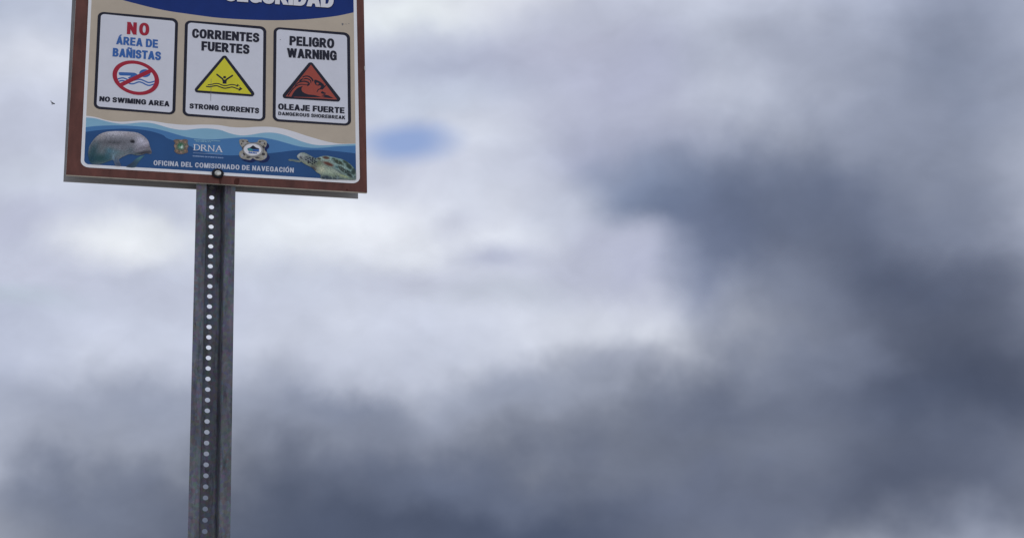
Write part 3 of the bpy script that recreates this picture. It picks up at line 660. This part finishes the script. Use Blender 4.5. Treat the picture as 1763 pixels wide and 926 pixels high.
# coat of arms
zc = zd
ca_out = spline([(85, 165), (150, 150), (210, 158), (270, 148), (325, 165), (322, 215), (340, 260), (318, 310), (328, 365), (290, 385), (235, 398), (190, 400), (140, 388), (100, 350), (108, 300), (88, 260), (108, 215)], 3, True)
cad = [(205, 270, 55, 55, 0, (50, 104, 76), 1), (205, 260, 40, 40, 0, (44, 110, 74), .8), (215, 285, 34, 22, .2, (196, 208, 204), .95), (232, 262, 14, 16, 0, (190, 204, 200), .9), (200, 260, 10, 18, 0, (52, 104, 76), .7)]
for i in range(16):
    t = 2*math.pi*i/16; cad.append((212 + 96*math.cos(t), 272 + 100*math.sin(t), 17, 17, 0, [(168, 138, 124), (112, 96, 84), (150, 118, 96), (104, 108, 84)][i % 4], .95))
picture('coat_of_arms', zc(ca_out), (108, 94, 86), zdab(zc, cad), board, .0010, step=.7, grain=.35, ink=1.25)

# ornate agency badge
def lump(cx, cy, sx, sy, n=4): return spline([(cx + sx*(1 + .18*math.cos(3*t + n))*math.cos(t), cy + sy*(1 + .18*math.sin(4*t + n))*math.sin(t)) for t in (2*math.pi*i/11 for i in range(11))], 3, True)
sh_ = [(1225, 190), (1300, 168), (1370, 195), (1440, 225), (1520, 190), (1600, 180), (1665, 205), (1680, 260), (1640, 310), (1660, 380), (1690, 430), (1650, 500), (1560, 520), (1470, 490), (1400, 515), (1330, 510), (1240, 480), (1200, 400), (1240, 330), (1225, 250)]
bd = [('shade', spline([(x + 16, y + 22) for x, y in sh_], 3, True)),
      ('stone', spline([(1195, 160), (1260, 148), (1330, 160), (1352, 200), (1440, 205), (1500, 195), (1520, 160), (1600, 158), (1655, 190), (1650, 260), (1618, 300), (1630, 345), (1662, 380), (1655, 450), (1610, 490), (1540, 508), (1470, 495), (1420, 470), (1380, 500), (1310, 490), (1230, 470), (1192, 420), (1200, 360), (1245, 330), (1235, 280), (1205, 240)], 3, True))]
for x, y, a_, b_ in [(1262, 305, 20, 34), (1270, 400, 26, 20), (1600, 280, 24, 26), (1600, 400, 30, 24), (1345, 455, 40, 14), (1500, 462, 40, 14), (1255, 185, 20, 12), (1330, 190, 20, 10), (1540, 195, 24, 12), (1620, 225, 12, 18), (1235, 225, 10, 18)]:
    bd.append(('stoned', lump(x, y, a_, b_, x % 7)))
for x, y, a_, b_ in [(1290, 215, 26, 12), (1580, 210, 28, 12), (1240, 420, 22, 30), (1625, 440, 20, 24), (1380, 478, 18, 10)]:
    bd.append(('gold', lump(x, y, a_, b_, y % 5)))
bd += [('stoned', ell(1426, 328, 178, 122, 40, rot=.06)), ('gold', ell(1426, 328, 170, 115, 40, rot=.06)), ('stone', ell(1424, 328, 162, 108, 40, rot=.06)), ('foam', ell(1420, 325, 148, 98, 40, rot=.06)),
       ('ink', [(1330, 302), (1375, 290), (1425, 250), (1470, 285), (1530, 308), (1520, 322), (1340, 316)]), ('teal', [(1325, 312), (1380, 300), (1420, 318), (1420, 345), (1340, 342)]),
       ('blue', [(1420, 316), (1528, 318), (1524, 358), (1420, 346)]), ('ink', [(1345, 345), (1420, 346), (1524, 358), (1520, 364), (1345, 352)])]
bd_tx = [[(k, zd(p)) for k, p in gl] for gl in text('DRNA', (1352, 386), (1490, 395), (1490, 372), (1354, 362), 'blue')]
badge = paint('agency_badge', [(k, zd(p)) for k, p in bd], board, .0010)
letters('lettering', [bd_tx], board, .0014)

# wear: chip in the edge, stains running from the bolt, a small scuff
paint('paint_chip', [('chip', [(627.3, 114.5), (628.7, 113), (629.0, 124), (627.6, 121.5), (626.9, 118)])], board, .0005)
for blot in ([(377, 306), (382, 306.5), (381, 312), (379, 318), (377.5, 312)], [(405, 308), (412, 308), (411, 316), (408, 319), (403, 316)], [(596, 326), (599, 326), (599, 328.5), (596, 328)]):
    paint('stain', [('runs', spline(blot, 3, True))], board, .0004)
paint('scuff', [('grime', spline([(588.3, 40.8), (591, 41), (591, 43.4), (589.5, 44.6), (588.4, 43)], 3, True)), ('grime', stroke([(593.5, 42.2), (597.5, 42.2)], .5)), ('grime', ell(600.5, 41.6, .9, .7, 8))], board, .0007)
paint('scuff', [('grime', ell(482.5, 69.2, .8, .7, 8))], panels[2], LT)

# bolt through the bottom edge with a black rubber washer
def dome(name, c, prof, mats, parent, n=32, squash=.82):
    V, Fc = [], []
    for r, y in prof:
        for k in range(n):
            t = 2*math.pi*k/n; V.append((c.x + r*math.cos(t), c.y - y, c.z + r*squash*math.sin(t)))
    for i in range(len(prof) - 1):
        for k in range(n):
            a_, b_ = i*n + k, i*n + (k + 1) % n; Fc.append((a_, b_, b_ + n, a_ + n))
    Fc.append(tuple((len(prof) - 1)*n + k for k in range(n)))
    return mesh(name, V, Fc, mats, parent, smooth_=True)
bc = at(374.6, 299.6, 0)
bolt_head = dome('bolt', bc, [(.0071, .0026), (.0070, .0054), (.0060, .0072), (.0041, .0082), (.0039, .0072), (.0026, .0070)], ['zinc'], sign)
dome('washer', bc, [(.0120, .0020), (.0124, .0030), (.0119, .0042), (.0104, .0049), (.0066, .0046)], ['rubber'], bolt_head)

# perforated U-channel post
def post():
    e = [((at(339.6, 330, TH).x), at(406.6, 335, TH).x)]
    xa, xb = at(334.2, 450, TH), at(403.2, 452, TH)
    za, zb = at(338.9, 330, TH), at(405.8, 333, TH)
    cx = (za.x + zb.x + xa.x + xb.x)/4; half = ((zb.x - za.x) + (xb.x - xa.x))/4
    t = .0028; Z0, Z1 = -.6, tl[1] - .02
    s = half/34.0
    def prof(sgn):
        c = [(34, 0), (24, 0), (18.6, 0), (17.0, .5), (15.9, 1.8), (15.4, 4), (14.6, 20), (14.1, 26), (13.5, 29), (12.3, 30.6), (10.6, 31.2)]
        return [Vector((cx + sgn*x*s, TH + .0004 + y/31.2*(PD - t))) for x, y in c]
    V, Fc = [], []
    for sgn in (-1, 1):
        c = prof(sgn); l, r = [], []
        for i, p in enumerate(c):
            d = (c[min(i + 1, len(c) - 1)] - c[max(i - 1, 0)]).normalized(); nrm = Vector((-d.y, d.x))*(1 if sgn > 0 else -1)
            q = p - nrm*t
            l.append(p); r.append(q if i not in (0,) else Vector((p.x, p.y + t)))
        r[-1] = Vector((c[-1].x, c[-1].y + t))
        loop = l + r[::-1]; n0 = len(V); n = len(loop)
        for z in (Z0, Z1): V += [(p.x, p.y, z) for p in loop]
        for i in range(n):
            j = (i + 1) % n
            if i == len(l) - 1: continue
            q = (n0 + i, n0 + j, n0 + n + j, n0 + n + i); Fc.append(q if sgn < 0 else q[::-1])
    # web with its row of holes
    yw = TH + .0004 + (PD - t); xl, xr = cx - 10.6*s, cx + 10.6*s
    h0, h1 = at(365.8, 340.0, yw), at(360.4, 492.4, yw)
    pitch = (h0.z - h1.z)/9; hx = (h0.x + h1.x)/2
    rx = 4.5*MM; rz = 3.9*MM
    k0 = math.floor((Z1 - .03 - h0.z)/pitch); zs = []
    z = h0.z + k0*pitch
    while z > Z0 + .3: zs.append(z); z -= pitch
    holes = [ell(hx, z, rx, rz, 20) for z in zs]
    P, T, K = flatten([('s', rect(xl, Z0, xr, Z1))] + [(None, h) for h in holes])
    n0 = len(V); m = len(P)
    V += [(p[0], yw, p[1]) for p in P] + [(p[0], yw + t, p[1]) for p in P]
    cnt = {}
    for tr_ in T:
        a_, b_, c_ = map(int, tr_)
        Fc.append((n0 + a_, n0 + b_, n0 + c_)); Fc.append((n0 + m + a_, n0 + m + c_, n0 + m + b_))
        for e_ in ((a_, b_), (b_, c_), (c_, a_)): cnt[frozenset(e_)] = cnt.get(frozenset(e_), []) + [e_]
    for es in cnt.values():
        if len(es) == 1:
            a_, b_ = es[0]
            if abs(P[a_][0] - xl) < 1e-6 and abs(P[b_][0] - xl) < 1e-6: continue
            if abs(P[a_][0] - xr) < 1e-6 and abs(P[b_][0] - xr) < 1e-6: continue
            Fc.append((n0 + b_, n0 + a_, n0 + m + a_, n0 + m + b_))
    o = mesh('post', V, Fc, ['steel'], sign)
    bm = bmesh.new(); bm.from_mesh(o.data); bmesh.ops.remove_doubles(bm, verts=bm.verts, dist=1e-5); bmesh.ops.recalc_face_normals(bm, faces=bm.faces)
    for f in bm.faces: f.smooth = True
    for e_ in bm.edges:
        if len(e_.link_faces) == 2 and e_.calc_face_angle(0) > R(35): e_.smooth = False
    bm.to_mesh(o.data); bm.free()
post()

# ------------------------------------------------------------------ an insect flying past the board
def insect():
    c = at(91.4, 178.2, -.05); k = MM*.98
    root = empty('flying_insect', c); root['label'] = 'tiny black insect in flight left of the brown sign board'; root['category'] = 'insect'
    ang = -.30; ax = Vector((math.cos(ang), 0, math.sin(ang))); ay = Vector((0, 1, 0)); az = Vector((-math.sin(ang), 0, math.cos(ang)))
    def place(o):
        o.parent = root
        return o
    def blob(name, segs, mats, n=12):
        V, Fc = [], []
        for (u, r) in segs:
            for i in range(n):
                t = 2*math.pi*i/n; V.append(ax*u*k + (ay*math.cos(t) + az*math.sin(t))*r*k)
        for i in range(len(segs) - 1):
            for j in range(n):
                a_, b_ = i*n + j, i*n + (j + 1) % n; Fc.append((a_, b_, b_ + n, a_ + n))
        Fc += [tuple(range(n))[::-1], tuple((len(segs) - 1)*n + j for j in range(n))]
        me = bpy.data.meshes.new(name); me.from_pydata([tuple(v) for v in V], [], Fc)
        for m_ in mats: me.materials.append(M[m_])
        me.polygons.foreach_set('use_smooth', [True]*len(Fc))
        o = bpy.data.objects.new(name, me); COL.objects.link(o); return place(o)
    blob('body', [(-3.1, .15), (-2.9, .75), (-2.3, 1.05), (-1.7, .8), (-1.4, .7), (-.8, 1.2), (0, 1.3), (.6, .95), (.9, .8), (1.6, 1.0), (2.6, .85), (3.3, .4), (3.6, .1)], ['bug'])
    for s in (-1, 1):
        pts = [Vector((-.4, s*.6, 1.0)), Vector((-1.6, s*1.6, 2.3)), Vector((-3.6, s*2.4, 4.0)), Vector((-4.9, s*2.4, 4.3)), Vector((-4.6, s*1.6, 3.2)), Vector((-2.6, s*.9, 1.5))]
        me = bpy.data.meshes.new('wing'); V = [tuple(p*k) for p in pts] + [tuple((p + Vector((0, .05, -.05)))*k) for p in pts]
        n = len(pts); Fc = [tuple(range(n)), tuple(range(2*n - 1, n - 1, -1))] + [(i, n + i, n + (i + 1) % n, (i + 1) % n) for i in range(n)]
        me.from_pydata(V, [], Fc); me.materials.append(M['wing']); o = bpy.data.objects.new('wing', me); COL.objects.link(o); place(o)
    for s in (-1, 1):
        for u in (-1.2, -.2, .8):
            pts = [ax*u*k - az*.6*k, ax*(u - .3)*k + ay*s*1.2*k - az*1.9*k, ax*(u - 1.1)*k + ay*s*1.5*k - az*3.0*k]
            V, Fc = [], []
            for p in pts:
                for i in range(4): V.append(tuple(p + Vector((math.cos(i*1.571), 0, math.sin(i*1.571)))*.14*k))
            for i in range(2):
                for j in range(4): Fc.append((i*4 + j, i*4 + (j + 1) % 4, i*4 + 4 + (j + 1) % 4, i*4 + 4 + j))
            me = bpy.data.meshes.new('leg'); me.from_pydata(V, [], Fc); me.materials.append(M['bug']); o = bpy.data.objects.new('leg', me); COL.objects.link(o); place(o)
insect()
